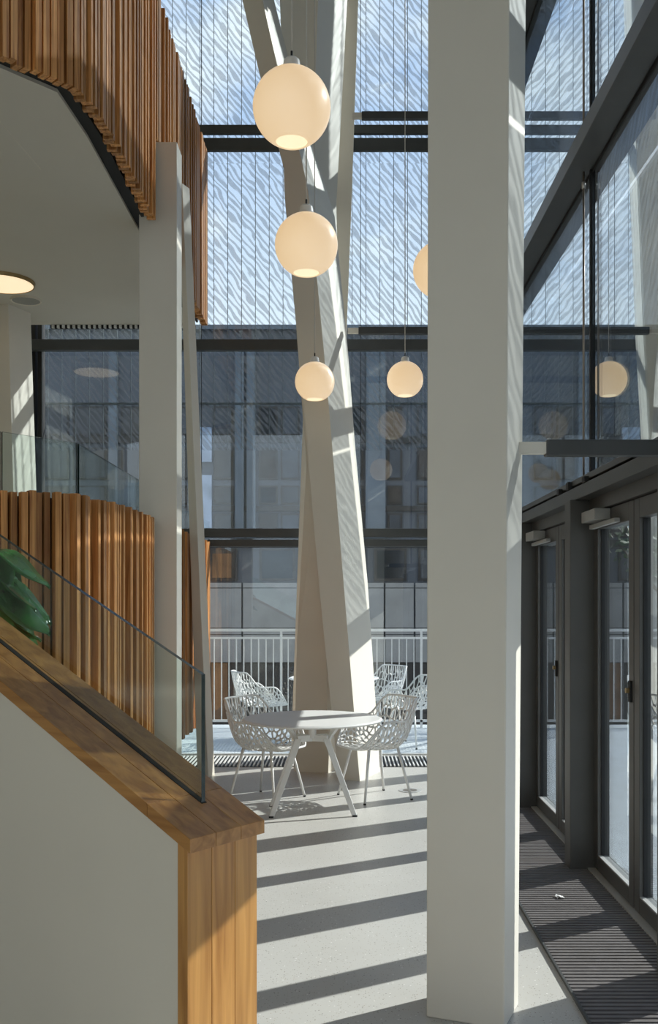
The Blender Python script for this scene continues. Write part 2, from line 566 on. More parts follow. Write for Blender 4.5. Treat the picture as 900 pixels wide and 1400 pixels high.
# ------------------------------------------------------------------ end facade
win1 = empty('window_1', (0, YF, 0), 'tall glazed end facade with dark grey transoms', kind='structure')
FX0, FX1 = -3.22, XW
for z0, z1, dp in ((2.165, 2.235, 0.08), (2.262, 2.35, 0.08), (4.19, 4.30, 0.08), (6.245, 6.375, 0.05), (6.42, 6.51, 0.05), (8.45, 8.6, 0.08)):
    MB().box(FX0, FX1, YF - 0.13, YF - 0.13 + dp, z0, z1).build('transom', M['steel'], win1, bevel=0.004)
MB().box(FX0, FX1, YF - 0.04, YF + 0.05, -0.01, 0.012).build('sill', M['alu'], win1)
for x in (FX0 + 0.02, FX0 + 0.09):
    MB().box(x - 0.022, x + 0.022, YF - 0.06, YF + 0.06, 0.05, ZTOP).build('mullion', M['black'], win1)
mulx = [-3.1, -1.46, 0.20, XW - 0.02]
for x in mulx[1:3]:
    MB().box(x - 0.003, x + 0.003, YF - 0.007, YF + 0.007, 0.05, ZTOP).build('joint', M['black'], win1)
MB().box(XW - 0.05, XW + 0.04, YF - 0.06, YF + 0.06, 0.05, ZTOP).build('corner_mullion', M['steel'], win1)
for i in range(3):
    for z0, z1 in ((0.012, 2.25), (2.25, 4.24), (4.24, 6.4), (6.4, ZTOP)):
        MB().box(mulx[i] + 0.003, mulx[i + 1] - 0.003, YF - 0.006, YF + 0.006, z0, z1).build('pane', M['glass'], win1)

# screen of narrow printed panels outside the end facade
scr = empty('sun_screen', (0, YF + 0.30, 0), 'sun screen of narrow leaf-printed panels outside the end facade', 'sun screen')
PW = 0.1485
def screen_panel(h):
    mb = MB()
    mb.box(0.004, PW - 0.004, -0.002, 0.002, 0, h, 0)
    mb.box(-0.003, 0.003, -0.004, 0.004, 0, h, 1)
    return mb
for z0, z1 in ((3.22, 3.71), (3.735, 6.30), (6.30, ZTOP)):
    first = None
    x = -3.30
    while x < 2.2:
        if first is None:
            first = screen_panel(z1 - z0).build('screen_panel', [M['screen'], M['line']], scr, rel=False)
            first.location = (x, 0, z0)
        else:
            part_copy(first, scr, (x, 0, z0))
        x += PW
for z in (3.722,):
    MB().box(-3.3, 2.25, YF + 0.31, YF + 0.33, z - 0.012, z + 0.012).build('screen_rail', M['line'], scr)

# ------------------------------------------------------------------ side wall: doors below, glazing above
win2 = empty('window_2', (XW, 0, 0), 'tall side glazing above the doors with deep dark transoms', kind='structure')
MB().box(1.385, 1.650, -0.99, YF - 0.14, ZH0, ZH0 + 0.075).build('header_beam', M['steel'], win2, bevel=0.004)
MB().box(1.40, 1.650, -0.99, YF - 0.14, ZH0 + 0.095, ZH1).build('header_rail', M['steel'], win2, bevel=0.004)
MB().box(1.470, 1.630, -0.99, YF - 0.14, ZH0 + 0.07, ZH0 + 0.1).build('header_gap', M['black'], win2)
for z0, z1 in TRANS:
    MB().box(1.375, 1.522, -0.99, YF - 0.14, z0, z1).build('transom', M['steel'], win2, bevel=0.004)
    MB().box(1.522, 1.560, -0.99, YF - 0.14, z0 - 0.02, z1 + 0.02).build('gasket', M['black'], win2)
edges = BAYS + [YF - 0.06]
gl_edges = [-0.99, 2.60, 6.00, 9.40, YF - 0.06]
zs = [ZH1] + [v for t in TRANS for v in (t[0] - 0.02, t[1] + 0.02)] + [ZTOP]
for a, b in zip(gl_edges[:-1], gl_edges[1:]):
    for z0, z1 in zip(zs[0::2], zs[1::2]):
        MB().box(XW - 0.005, XW + 0.005, a + 0.012, b - 0.012, z0, z1).build('pane', M['glass_side'], win2)
    MB().box(XW - 0.02, XW + 0.025, a - 0.012, a + 0.012, ZH1, ZTOP).build('mullion', M['black'], win2)

def make_door(idx, ya, yb):
    """one bay: post at its far end, two glazed leaves with closer, lock and sill"""
    d = empty('door_%d' % idx, (XW, ya, 0), 'bronze grey glazed double door in the side wall', kind='structure')
    MB().box(1.355, 1.575, yb - 0.07, yb + 0.07, 0, ZH0).build('post', M['door_metal'], d, bevel=0.004)
    MB().box(1.470, 1.610, ya + 0.07, yb - 0.07, 2.125, ZH0).build('head', M['door_metal'], d)
    MB().box(1.460, 1.670, ya + 0.07, yb - 0.07, 0.0, 0.022).build('threshold', M['alu'], d)
    mid = (ya + yb) / 2
    for k, (l0, l1) in enumerate(((ya + 0.075, mid - 0.006), (mid + 0.006, yb - 0.075))):
        x0, x1 = 1.495, 1.565
        sw = 0.085
        leaf = MB().box(x0, x1, l0, l0 + sw, 0.03, 2.12).build('leaf_stile', M['door_metal'], d, bevel=0.003)
        MB().box(x0, x1, l1 - sw, l1, 0.03, 2.12).build('leaf_stile', M['door_metal'], d, bevel=0.003)
        MB().box(x0, x1, l0 + sw, l1 - sw, 2.02, 2.12).build('top_rail', M['door_metal'], d, bevel=0.003)
        MB().box(x0, x1, l0 + sw, l1 - sw, 0.03, 0.112).build('bottom_rail', M['door_metal'], d, bevel=0.003)
        MB().box(1.498, 1.522, l0 + sw, l1 - sw, 0.112, 0.118).build('glazing_bead', M['alu'], d)
        MB().box(XW - 0.005, XW + 0.005, l0 + sw, l1 - sw, 0.112, 2.02).build('pane', M['glass_side'], d)
        for ys in (l0 + sw, l1 - sw):
            MB().box(1.515, 1.548, ys - 0.006 if ys > (l0 + l1) / 2 else ys, ys if ys > (l0 + l1) / 2 else ys + 0.006, 0.118, 2.02).build('gasket', M['black'], d)
    # closer on the far leaf
    MB().box(1.405, 1.495, yb - 0.44, yb - 0.14, 2.055, 2.118).build('door_closer', M['closer'], d, bevel=0.004)
    arm = MB()
    arm.bar((1.460, yb - 0.16, 2.03), (1.470, yb - 0.66, 2.035), 0.03, 0.024)
    arm.build('closer_arm', M['closer'], d, bevel=0.003)
    # lock on the meeting stile
    lock = MB().box(1.482, 1.496, mid + 0.028, mid + 0.062, 1.08, 1.19).build('lock_plate', M['black'], d, bevel=0.003)
    MB().tube([(1.485, mid + 0.045, 1.14), (1.465, mid + 0.045, 1.14)], 0.014, 10).build('lock_knob', M['brass'], lock)
    return d
for i in range(len(BAYS) - 1):
    make_door(i + 1, BAYS[i], BAYS[i + 1])
MB().box(1.355, 1.575, BAYS[0] - 0.07, BAYS[0] + 0.07, 0, ZH0).build('post', M['door_metal'], win2)
MB().box(XW - 0.005, XW + 0.005, BAYS[-1] + 0.07, YF - 0.06, 0.05, ZH0).build('pane', M['glass_side'], win2)
MB().box(1.490, 1.570, BAYS[-1] + 0.07, YF - 0.06, 0.0, 0.05).build('sill', M['door_metal'], win2)

for yc, hh in ((6.02, 0.05), (6.28, 0.035), (5.62, 0.035)):
    MB().box(1.375, 1.402, yc - 0.03, yc + 0.03, ZH0 + 0.075, ZH0 + 0.075 + hh).build('clip', M['black'], win2, bevel=0.004)

# outer screen of the side glazing: one wide sheet for each bay
scr2 = empty('ripple_screen', (XW + 0.32, 0, 0), 'dark ripple-printed screen outside the side glazing', 'sun screen')
for i in range(len(edges) - 1):
    for z0, z1 in ((2.36, 4.24), (4.27, 6.35), (6.38, 8.5), (8.53, ZTOP)):
        o = MB().box(-0.002, 0.002, 0.0, edges[i + 1] - edges[i] - 0.012, 0, z1 - z0).build('screen_sheet', M['screen_side'], scr2, rel=False)
        o.location = (0, edges[i] + 0.006, z0)

# ------------------------------------------------------------------ columns
EX, EY = 0.927, -0.375       # direction of the broad face
SX, SY = 0.375, 0.927        # direction of the narrow face
def section(y, xa, xb, xc, YB):
    z = H - (y - CY) * YB / F
    rb = (xb - CX) / F
    ra = (xa - CX) / F
    rc = (xc - CX) / F
    Xb = rb * YB
    w = (Xb - ra * YB) / (EX - EY * ra)
    t = (rc * YB - Xb) / (SX - SY * rc)
    t = min(max(t, 0.12), 0.62)
    A = (Xb - EX * w, YB - EY * w, z)
    B = (Xb, YB, z)
    C = (Xb + SX * t, YB + SY * t, z)
    D = (A[0] + C[0] - B[0], A[1] + C[1] - B[1], z)
    return [A, B, C, D]
def flat_section(y, xl, xr, Y, depth):
    z = H - (y - CY) * Y / F
    a, b = (xl - CX) * Y / F, (xr - CX) * Y / F
    return [(a, Y, z), (b, Y, z), (b, Y + depth, z), (a, Y + depth, z)]
def ground(sec):
    return [(p[0], p[1], 0.0) for p in sec]
def grow_to(secs, z):
    a, b = secs[-2], secs[-1]
    t = (z - b[0][2]) / (b[0][2] - a[0][2])
    secs.append([tuple(Vector(q) + (Vector(q) - Vector(p)) * t) for p, q in zip(a, b)])
    return secs

rc = [section(1407.9, 583, 690, 709, 3.686), section(0, 585, 697, 719, 3.686)]
rc[0] = ground(rc[0])
grow_to(rc, ZTOP)
c = MB().loft(rc).build('white_column', M['paint'], loc=(0.5, 3.8, 0), bevel=0.006)
tag(c, 'broad white square column beside the dark floor grating and doors', 'column', 'white columns')

c1 = MB().loft([[(-1.477, 7.2, 0), (-1.20, 7.2, 0), (-1.20, 7.42, 0), (-1.477, 7.42, 0)],
                [(-1.477, 7.2, 4.95), (-1.20, 7.2, 4.95), (-1.20, 7.42, 4.95), (-1.477, 7.42, 4.95)]]).build('white_column', M['paint'], loc=(-1.34, 7.31, 0), bevel=0.005)
tag(c1, 'upright white column rising past the slatted gallery, in front of a leaning one', 'column', 'white columns')

s2 = [section(1063, 270, 285, 292, 8.95), section(250, 243.5, 249, 255, 8.05)]
s2[0] = ground(s2[0])
c2 = MB().loft(s2).build('white_column', M['paint'], loc=(-1.25, 8.9, 0), bevel=0.005)
tag(c2, 'slim white leaning column behind the upright one at the slatted wall', 'column', 'white columns')

Y3 = 9.3
s3 = [section(1054, 0, 30, 62, Y3), section(667, -14, 18, 50, Y3), section(440, -22, 11.7, 43, Y3)]
s3[0] = ground(s3[0])
grow_to(s3, ZC + 0.01)
c3 = MB().loft(s3).build('white_column', M['paint'], loc=(-3.2, 9.4, 0), bevel=0.005)
tag(c3, 'white column at the far end of the glazing, under the gallery soffit', 'column', 'white columns')

tri = empty('branching_column', (0.0, 9.1, 0), 'white branching column of three crossing slanted limbs behind the table', 'column')
m1 = [section(1068, 463, 492, 520, 8.78), section(797, 436, 470, 503, 8.78), section(588, 418.5, 452.5, 485, 8.78), section(470, 407.7, 442, 477, 8.78),
      section(386, 400, 434, 471, 8.78), section(262, 389.3, 421.5, 460, 8.78), section(225, 388.0, 414, 446, 8.78), section(94, 354.6, 380, 405, 8.78), section(0, 333, 359, 382, 8.78)]
m1[0] = ground(m1[0])
grow_to(m1, ZTOP)
MB().loft(m1).build('limb', M['paint'], tri)
def section2(y, xa, xb, xc, YB, dep=0.25):
    z = H - (y - CY) * YB / F
    B = Vector(((xb - CX) * YB / F, YB, z))
    C = Vector(((xc - CX) * (YB + dep) / F, YB + dep, z))
    YA = YB + 0.08
    A = Vector(((xa - CX) * YA / F, YA, z))
    return [tuple(A), tuple(B), tuple(C), tuple(A + C - B)]
m2 = [section2(1056, 402, 449, 466, 9.20), section2(880, 406, 446, 466, 9.20), section2(635, 419, 441, 466, 9.20), section2(400, 402, 434, 463, 9.20),
      section2(262, 393, 426, 460, 9.20, 0.30), section2(0, 383, 435, 473, 9.20, 0.42)]
m2[0] = ground(m2[0])
grow_to(m2, ZTOP)
MB().loft(m2).build('limb', M['paint'], tri)
Y3_ = 9.82
m3 = [flat_section(1042, 397.5, 448, Y3_, 0.25), flat_section(595, 413.6, 466, Y3_, 0.25), flat_section(440, 419, 474.6, Y3_, 0.25), flat_section(242, 427, 482, Y3_, 0.25), flat_section(0, 437, 490, Y3_, 0.25)]
m3[0] = ground(m3[0])
grow_to(m3, ZTOP)
MB().loft(m3).build('limb', M['paint'], tri)

# ------------------------------------------------------------------ struts between columns and side wall
def strut(x0, xs, x1, Y, z, hh, label):
    o = empty('bracing_strut', (x0, Y, z), label, 'strut', 'bracing struts')
    MB().box(xs, x1, Y - 0.03, Y + 0.03, z - hh / 2, z + hh / 2).build('steel_bar', M['steel'], o, bevel=0.005)
    MB().box(x0, xs, Y - 0.022, Y + 0.022, z - hh * 0.36, z + hh * 0.36).build('sleeve', M['paint'], o)
    MB().tube([(xs + 0.015, Y, z + hh / 2 - 0.002), (xs + 0.015, Y, z + hh / 2 + 0.008)], 0.008, 8).build('bolt', M['alu'], o)
    return o
strut(0.66, 0.805, 1.40, 3.90, 2.204, 0.062, 'dark grey bar bolted from the broad column to the door header')
strut(0.06, 0.16, 1.40, 9.28, 4.14, 0.066, 'dark grey bar from the branching column level with the middle transom')
strut(0.10, 0.19, 1.40, 9.28, 6.16, 0.066, 'dark grey bar from the branching column level with the high transom')

# rods in front of the side glazing joints
for z0, z1, lab in ((ZH1, TRANS[0][0], 'slim steel rod between door header and middle transom of the side glazing'), (TRANS[0][1], TRANS[1][0], 'slim steel rod above the middle transom of the side glazing')):
    y = 6.03
    o = empty('tension_rod', (1.48, y, z0), lab, 'rod', 'rods before the side glazing')
    MB().tube([(1.48, y, z0), (1.48, y, z1)], 0.007, 8).build('rod', M['rod'], o, smooth=True)
    MB().tube([(1.48, y, z1 - 0.10), (1.48, y, z1 - 0.06)], 0.012, 10).build('turnbuckle', M['alu'], o, smooth=True)
    MB().tube([(1.48, y, z0 - 0.004), (1.48, y, z0 + 0.03)], 0.014, 10).build('rod_end', M['rod'], o, smooth=True)

# ------------------------------------------------------------------ slatted parapets
def along(curve, step):
    pts = []
    i, pos = 0, 0.0
    seg = [(Vector(curve[k]), Vector(curve[k + 1])) for k in range(len(curve) - 1)]
    d = 0.0
    for a, b in seg:
        L = (b - a).length
        t = (b - a) / L
        while d <= L:
            pts.append((a + t * d, t))
            d += step
        d -= L
    return pts
def slat_mesh(h):
    return MB().box(-0.0175, 0.0175, -0.03, 0.03, 0, h)
def slat_wall(name, curve, z0, z1, step, label, skip=None, spread=1.0):
    root = empty(name, (curve[2][0], curve[2][1], z0), label, 'slatted parapet')
    base = world_loc(root)
    protos = {}
    inner = inset(curve, 0.055)
    inner2 = inset(curve, 0.075)
    for y0, y1 in ((0, 7.17), (7.45, 20)):
        def cut(c):
            out = [p for p in c if y0 < p[1] < y1]
            a = c[-1]
            if y0 > 0:
                out = [(a[0], y0)] + out
            if y1 < 20:
                out = out + [(a[0], y1)]
            return out
        MB().prism(cut(inner) + cut(inner2)[::-1], z0 + 0.03, z1 - 0.02).build('backing', M['black'], root)
    rnd = random.Random(hash(name) % 1000 if False else len(name))
    for p, t in along(curve, step):
        zz0 = z0
        if skip:
            zz0 = skip(p, z0)
            if zz0 is None:
                continue
        h = round(z1 - zz0, 3)
        ang = math.atan2(t.y, t.x)
        nrm = Vector((t.y, -t.x))
        off = spread * rnd.choice((-0.030, -0.018, 0.0, 0.008, 0.018, 0.022))
        jz = rnd.choice((0.0, 0.006, -0.006))
        loc = Vector((p.x + nrm.x * off, p.y + nrm.y * off, zz0 + jz)) - base
        if h not in protos:
            o = slat_mesh(h).build('slat', M['slat'], root, rel=False)
            protos[h] = o
        else:
            o = part_copy(protos[h], root, loc)
        o.location = loc
        o.rotation_euler = (0, 0, ang + rnd.uniform(-0.05, 0.05))
    return root
def skip_up(p, z0):
    if 7.14 < p.y < 7.50:
        return 4.97
    return z0
def skip_lo(p, z0):
    if 7.14 < p.y < 7.48:
        return None
    return z0
slat_wall('slatted_parapet', UP_CURVE, 4.36, 6.10, 0.047, 'upper gallery parapet of upright reddish brown wooden slats', skip_up, 0.6)
slat_wall('slatted_parapet', LO_CURVE, 0.43, 2.20, 0.047, 'lower landing parapet of upright reddish brown wooden slats behind the stair', skip_lo)

# black reveal between soffit and slats
tag(MB().prism(inset(UP_CURVE, 0.05) + inset(UP_CURVE, 0.165)[::-1], ZC + 0.02, ZC + 0.09).build('trim_2', M['black']), 'black shadow gap along the gallery edge', kind='structure')

# ceiling grille of small blocks at the far soffit edge
gr = empty('soffit_grille', (-2.1, 9.9, ZC), 'narrow black and white slotted grille at the soffit edge by the glazing', 'grille')
MB().box(-2.95, -1.48, 10.00, 10.04, ZC - 0.035, ZC + 0.0).build('grille_back', M['black'], gr)
first = None
for i in range(28):
    x = -2.93 + i * 0.0525
    if first is None:
        first = MB().box(0, 0.024, 0, 0.04, 0, 0.034).build('grille_fin', M['white_vent'], gr, rel=False)
        first.location = Vector((x, 9.975, ZC - 0.036)) - world_loc(gr)
    else:
        part_copy(first, gr, Vector((x, 9.975, ZC - 0.036)) - world_loc(gr))

# ------------------------------------------------------------------ ceiling light and speaker
cl = empty('ceiling_light', (-2.97, 8.63, ZC), 'round flush ceiling light glowing warm in the grey soffit', 'ceiling light')
MB().lathe((-2.97, 8.63, ZC), [(0.268, -0.003), (0.282, -0.003), (0.276, -0.032), (0.266, -0.032), (0.266, -0.003)], 48).build('rim', M['brass'], cl, smooth=False)
MB().disc((-2.97, 8.63, ZC), 0.266, -0.028, -0.004, 48).build('diffuser', M['ceil_glow'], cl)
sp = empty('ceiling_speaker', (-2.93, 9.15, ZC), 'small round grey ceiling speaker next to the ceiling light', 'speaker')
MB().disc((-2.93, 9.17, ZC), 0.125, -0.012, 0.0, 40).build('grille', M['spk'], sp)
MB().lathe((-2.93, 9.17, ZC), [(0.122, -0.010), (0.135, -0.018), (0.140, 0.0)], 40).build('ring', M['wallgrey'], sp)

# ------------------------------------------------------------------ landing glass balustrade
lb = empty('landing_balustrade', (-1.85, 6.9, 1.55), 'frameless glass balustrade of the landing above the lower slats', 'balustrade')
def pane(parent, p, q, z0, z1, name='glass_panel', th=0.014):
    p, q = Vector((p[0], p[1], 0)), Vector((q[0], q[1], 0))
    d = (q - p).normalized()
    n = Vector((-d.y, d.x, 0)) * th / 2
    def quad(z):
        return [tuple(v + Vector((0, 0, z))) for v in (p - n, q - n, q + n, p + n)]
    mb = MB()
    a, b = quad(z0), quad(z1)
    vs = a + b
    mb.add(vs, [(0, 1, 5, 4), (2, 3, 7, 6)], 0)
    mb.add(vs, [(1, 2, 6, 5), (3, 0, 4, 7), (4, 5, 6, 7), (0, 3, 2, 1)], 1)
    return mb.build(name, [M['glass_rail'], M['glass_edge']], parent)
pane(lb, (-2.60, 5.9), (-2.215, 6.40), 1.55, 2.70)
pane(lb, (-2.205, 6.41), (-1.845, 6.87), 1.55, 2.70)
pane(lb, (-1.84, 6.90), (-1.84, 9.9), 1.55, 2.70)
MB().prism([(-2.62, 5.88), (-2.58, 5.86), (-1.80, 6.86), (-1.80, 9.92), (-1.88, 9.92), (-1.88, 6.92)], 1.55, 1.62).build('base_shoe', M['steel'], lb)

# ------------------------------------------------------------------ stair parapet (built in its own frame: x up the stair, -y towards the far side)
PX, PY, PZ, PWID, SLOPE = -0.4005, 2.61, 0.97, 0.296, 0.441
st = empty('stair_parapet', (PX, PY, 0), 'smooth grey stair parapet with wooden cap, boarded end and glass panel', 'stair parapet')
st.rotation_euler = (0, 0, math.atan2(0.607, -0.795))
SL = 2.35
def slope_prism(s0, s1, y0, y1, t0, t1):
    """slanted block between cap offsets t0 and t1 (vertical offsets from the cap's top line)"""
    z = lambda s: PZ + SLOPE * s
    return MB().loft([[(s0, y0, z(s0) + t0), (s0, y1, z(s0) + t0), (s0, y1, z(s0) + t1), (s0, y0, z(s0) + t1)],
                      [(s1, y0, z(s1) + t0), (s1, y1, z(s1) + t0), (s1, y1, z(s1) + t1), (s1, y0, z(s1) + t1)]])
def loc_build(mb, name, mat, bevel=0.0):
    return mb.build(name, mat, st, rel=False, bevel=bevel)
ov = 0.016
body = MB()
z = lambda s: PZ + SLOPE * s - 0.041
b0, b1 = -ov, -(PWID - ov)
body.loft([[(0.05, b0, 0), (SL, b0, 0), (SL, b0, z(SL)), (0.05, b0, z(0.05))], [(0.05, b1, 0), (SL, b1, 0), (SL, b1, z(SL)), (0.05, b1, z(0.05))]])
loc_build(body, 'wall_body', M['wallgrey'])
nb = 3
for k in range(nb):                                   # end boards
    ya, yb = -0.010 - (PWID - 0.020) * k / nb, -0.010 - (PWID - 0.020) * (k + 1) / nb + 0.0012
    e = MB().loft([[(0.020, ya, 0), (0.058, ya, 0), (0.058, ya, z(0.058)), (0.020, ya, z(0.020))], [(0.020, yb, 0), (0.058, yb, 0), (0.058, yb, z(0.058)), (0.020, yb, z(0.020))]])
    loc_build(e, 'end_board', M['oakv'], 0.0015)
for k in range(nb):                                   # cap planks, with a cross joint near the lower end
    ya, yb = -PWID * k / nb, -PWID * (k + 1) / nb + 0.0008
    loc_build(slope_prism(0.0, 0.167, ya, yb, -0.038, 0), 'cap_plank', M['oak'], 0.0015)
    loc_build(slope_prism(0.1685, SL, ya, yb, -0.038, 0), 'cap_plank', M['oak'], 0.0015)
gy, gs, gh = -0.1723, 0.1248, 0.366
gm = MB()
th = 0.0075
q = lambda s, t: [(s, gy - th, PZ + SLOPE * s + t), (s, gy + th, PZ + SLOPE * s + t)]
vs = q(gs, -0.02) + q(SL - 0.05, -0.02) + q(SL - 0.05, gh) + q(gs, gh)
gm.add(vs, [(0, 2, 4, 6), (1, 7, 5, 3)], 0)
gm.add(vs, [(0, 6, 7, 1), (6, 4, 5, 7), (4, 2, 3, 5), (2, 0, 1, 3)], 1)
loc_build(gm, 'glass_panel', [M['glass_rail'], M['glass_edge']])
slot = slope_prism(gs - 0.004, SL - 0.05, gy - 0.010, gy + 0.010, -0.02, 0.0015)
loc_build(slot, 'glass_slot', M['black'])

# ------------------------------------------------------------------ potted plant behind the stair parapet
pl = empty('potted_plant', (-1.74, 4.78, 0), 'tall potted plant with large glossy green leaves behind the stair glass', 'plant')
MB().lathe((-1.74, 4.78, 0), [(0.001, 0), (0.13, 0), (0.17, 0.42), (0.155, 0.42), (0.15, 0.38), (0.001, 0.38)], 28).build('pot', M['pot'], pl, smooth=False)
MB().disc((-1.74, 4.78, 0), 0.15, 0.36, 0.385, 24).build('soil', M['soil'], pl)
def leaf_mesh(L, W):
    vs, fs = [], []
    n = 9
    for i in range(n):
        t = i / (n - 1)
        w = W * math.sin(math.pi * min(1, t * 0.93 + 0.05)) ** 0.75 * (1 - 0.25 * t)
        for j, k in enumerate((-1, -0.5, 0, 0.5, 1)):
            vs.append((k * w, t * L, -0.35 * L * t * t - 0.10 * w * (1 - abs(k)) + 0.02 * math.sin(7 * t) * abs(k)))
    for i in range(n - 1):
        for j in range(4):
            a = i * 5 + j
            fs.append((a, a + 1, a + 6, a + 5))
    return vs, fs
prl = random.Random(5)
leafs = [leaf_mesh(0.36, 0.105), leaf_mesh(0.29, 0.09)]
lp = []
for k in range(2):
    mb = MB()
    mb.add(*leafs[k])
    lp.append(mb)
made = {}
for i in range(48):
    hgt = prl.uniform(1.25, 1.86)
    az = prl.uniform(-3.1, 1.4) if i % 2 else prl.uniform(-1.7, -0.1)
    rad = prl.uniform(0.02, 0.10)
    k = i % 2
    loc = (math.cos(az) * rad, math.sin(az) * rad, hgt)
    if k not in made:
        o = lp[k].build('leaf', M['leaf'], pl, smooth=True, rel=False)
        made[k] = o
        sm = o.modifiers.new('thickness', 'SOLIDIFY')
        sm.thickness = 0.002
    else:
        o = part_copy(made[k], pl, loc)
    o.location = loc
    o.rotation_euler = (prl.uniform(-1.15, -0.15), prl.uniform(-0.4, 0.4), az - math.pi / 2)
for i in range(5):
    a = i * 1.3
    MB().tube([Vector((-1.74 + 0.02 * math.cos(a), 4.78 + 0.02 * math.sin(a), 0.37)), Vector((-1.74 + 0.09 * math.cos(a), 4.78 + 0.09 * math.sin(a), 1.0)), Vector((-1.74 + 0.13 * math.cos(a), 4.78 + 0.13 * math.sin(a), 1.55))], [0.010, 0.008, 0.005], 6).build('stem', M['leaf'], pl, smooth=True)

# ------------------------------------------------------------------ pendant lamps
RG = 0.167
def pendant(px, py, Y, label):
    c = at(px, py, Y)
    o = empty('pendant_lamp', c, label, 'pendant lamp', 'opal globe pendant lamps')
    prof = []
    for i in range(25):
        t = math.pi * (0.085 + (0.855 - 0.085) * i / 24)
        prof.append((RG * math.sin(t), RG * math.cos(t)))
    rb, zb = prof[-1]
    prof += [(rb - 0.006, zb + 0.001), (rb - 0.004, zb + 0.02)]
    MB().lathe(c, prof, 48).build('globe', M['globe'], o, smooth=True)
    MB().disc(c, rb - 0.005, zb + 0.004, zb + 0.010, 36).build('opening', M['globe_in'], o)
    cap = MB().lathe(c, [(0.001, RG + 0.042), (0.026, RG + 0.042), (0.034, RG + 0.034), (0.039, RG + 0.004), (0.054, RG - 0.010), (0.001, RG - 0.012)], 28).build('cap', M['powder'], o, smooth=False)
    MB().tube([c + Vector((0, 0, RG + 0.03)), c + Vector((0, 0, RG + 0.075))], 0.005, 8).build('cord_grip', M['black'], cap)
    MB().tube([c + Vector((0, 0, RG + 0.03)), Vector((c.x, c.y, ZTOP))], 0.0045, 6).build('cord', M['cord'], o, smooth=True)
    return o
pendant(399, 147, 4.24, 'lit opal globe lamp hanging highest and looking largest of the five')
pendant(419, 335, 5.24, 'lit opal globe lamp hanging before the fork of the branching column')
pendant(430.5, 522, 8.35, 'small looking lit opal globe lamp hanging before the brown limb of the branching column')
pendant(554, 519, 9.1, 'small looking lit opal globe lamp hanging between branching column and broad column')
pendant(603.5, 369, 5.85, 'lit opal globe lamp mostly hidden behind the broad column')

# ------------------------------------------------------------------ round tables
def make_table(loc, rz, label):
    o = empty('round_table', loc, label, 'table', 'white round tables')
    rt, ht = 0.536, 0.712
    def B(mb, name, mat=None, **kw):
        return mb.build(name, mat or M['powder'], o, rel=False, **kw)
    B(MB().lathe((0, 0, 0), [(0.001, ht), (rt - 0.02, ht), (rt, ht - 0.010), (rt - 0.012, ht - 0.022), (rt - 0.06, ht - 0.026), (0.001, ht - 0.026)], 96), 'table_top', smooth=False)
    fx, fy, tx, ty, zt = 0.31, 0.20, 0.105, 0.05, 0.56
    for s in (1, -1):
        for e in (1, -1):
            foot = Vector((e * fx, s * e * fy, 0))
            top = Vector((e * tx, s * e * ty, zt))
            mb = MB()
            d = (top - foot)
            a = Vector((0, 1, 0)) * 0.014
            b = Vector((1, 0, 0)) * 0.026
            mb.loft([[foot - a - b * 0.75, foot + a - b * 0.75, foot + a + b * 0.75, foot - a + b * 0.75], [top - a - b, top + a - b, top + a + b, top - a + b]])
            leg = B(mb, 'leg', bevel=0.004)
            fmb = MB().box(foot.x - 0.018, foot.x + 0.018, foot.y - 0.015, foot.y + 0.015, 0, 0.012)
            fmb.build('foot_cap', M['black'], leg, rel=False)
            smb = MB().bar(top - Vector((0, 0, 0.04)), Vector((e * 0.21, -s * e * 0.10, ht - 0.024)), 0.03, 0.024)
            B(smb, 'strut', bevel=0.003)
        B(MB().bar((-tx - 0.01, -s * ty, zt), (tx + 0.01, s * ty, zt), 0.03, 0.05), 'cross_bar', bevel=0.004)
    B(MB().tube([(0, 0, zt), (0, 0, ht - 0.02)], 0.03, 16), 'hub', smooth=True)
    o.rotation_euler = (0, 0, rz)
    return o
t1 = make_table((-0.222, 7.52, 0), 0.06, 'round white cafe table indoors, half in sunlight')
t2 = make_table((-0.09, 11.70, -0.012), 0.4, 'round white cafe table out on the terrace behind the branching column')

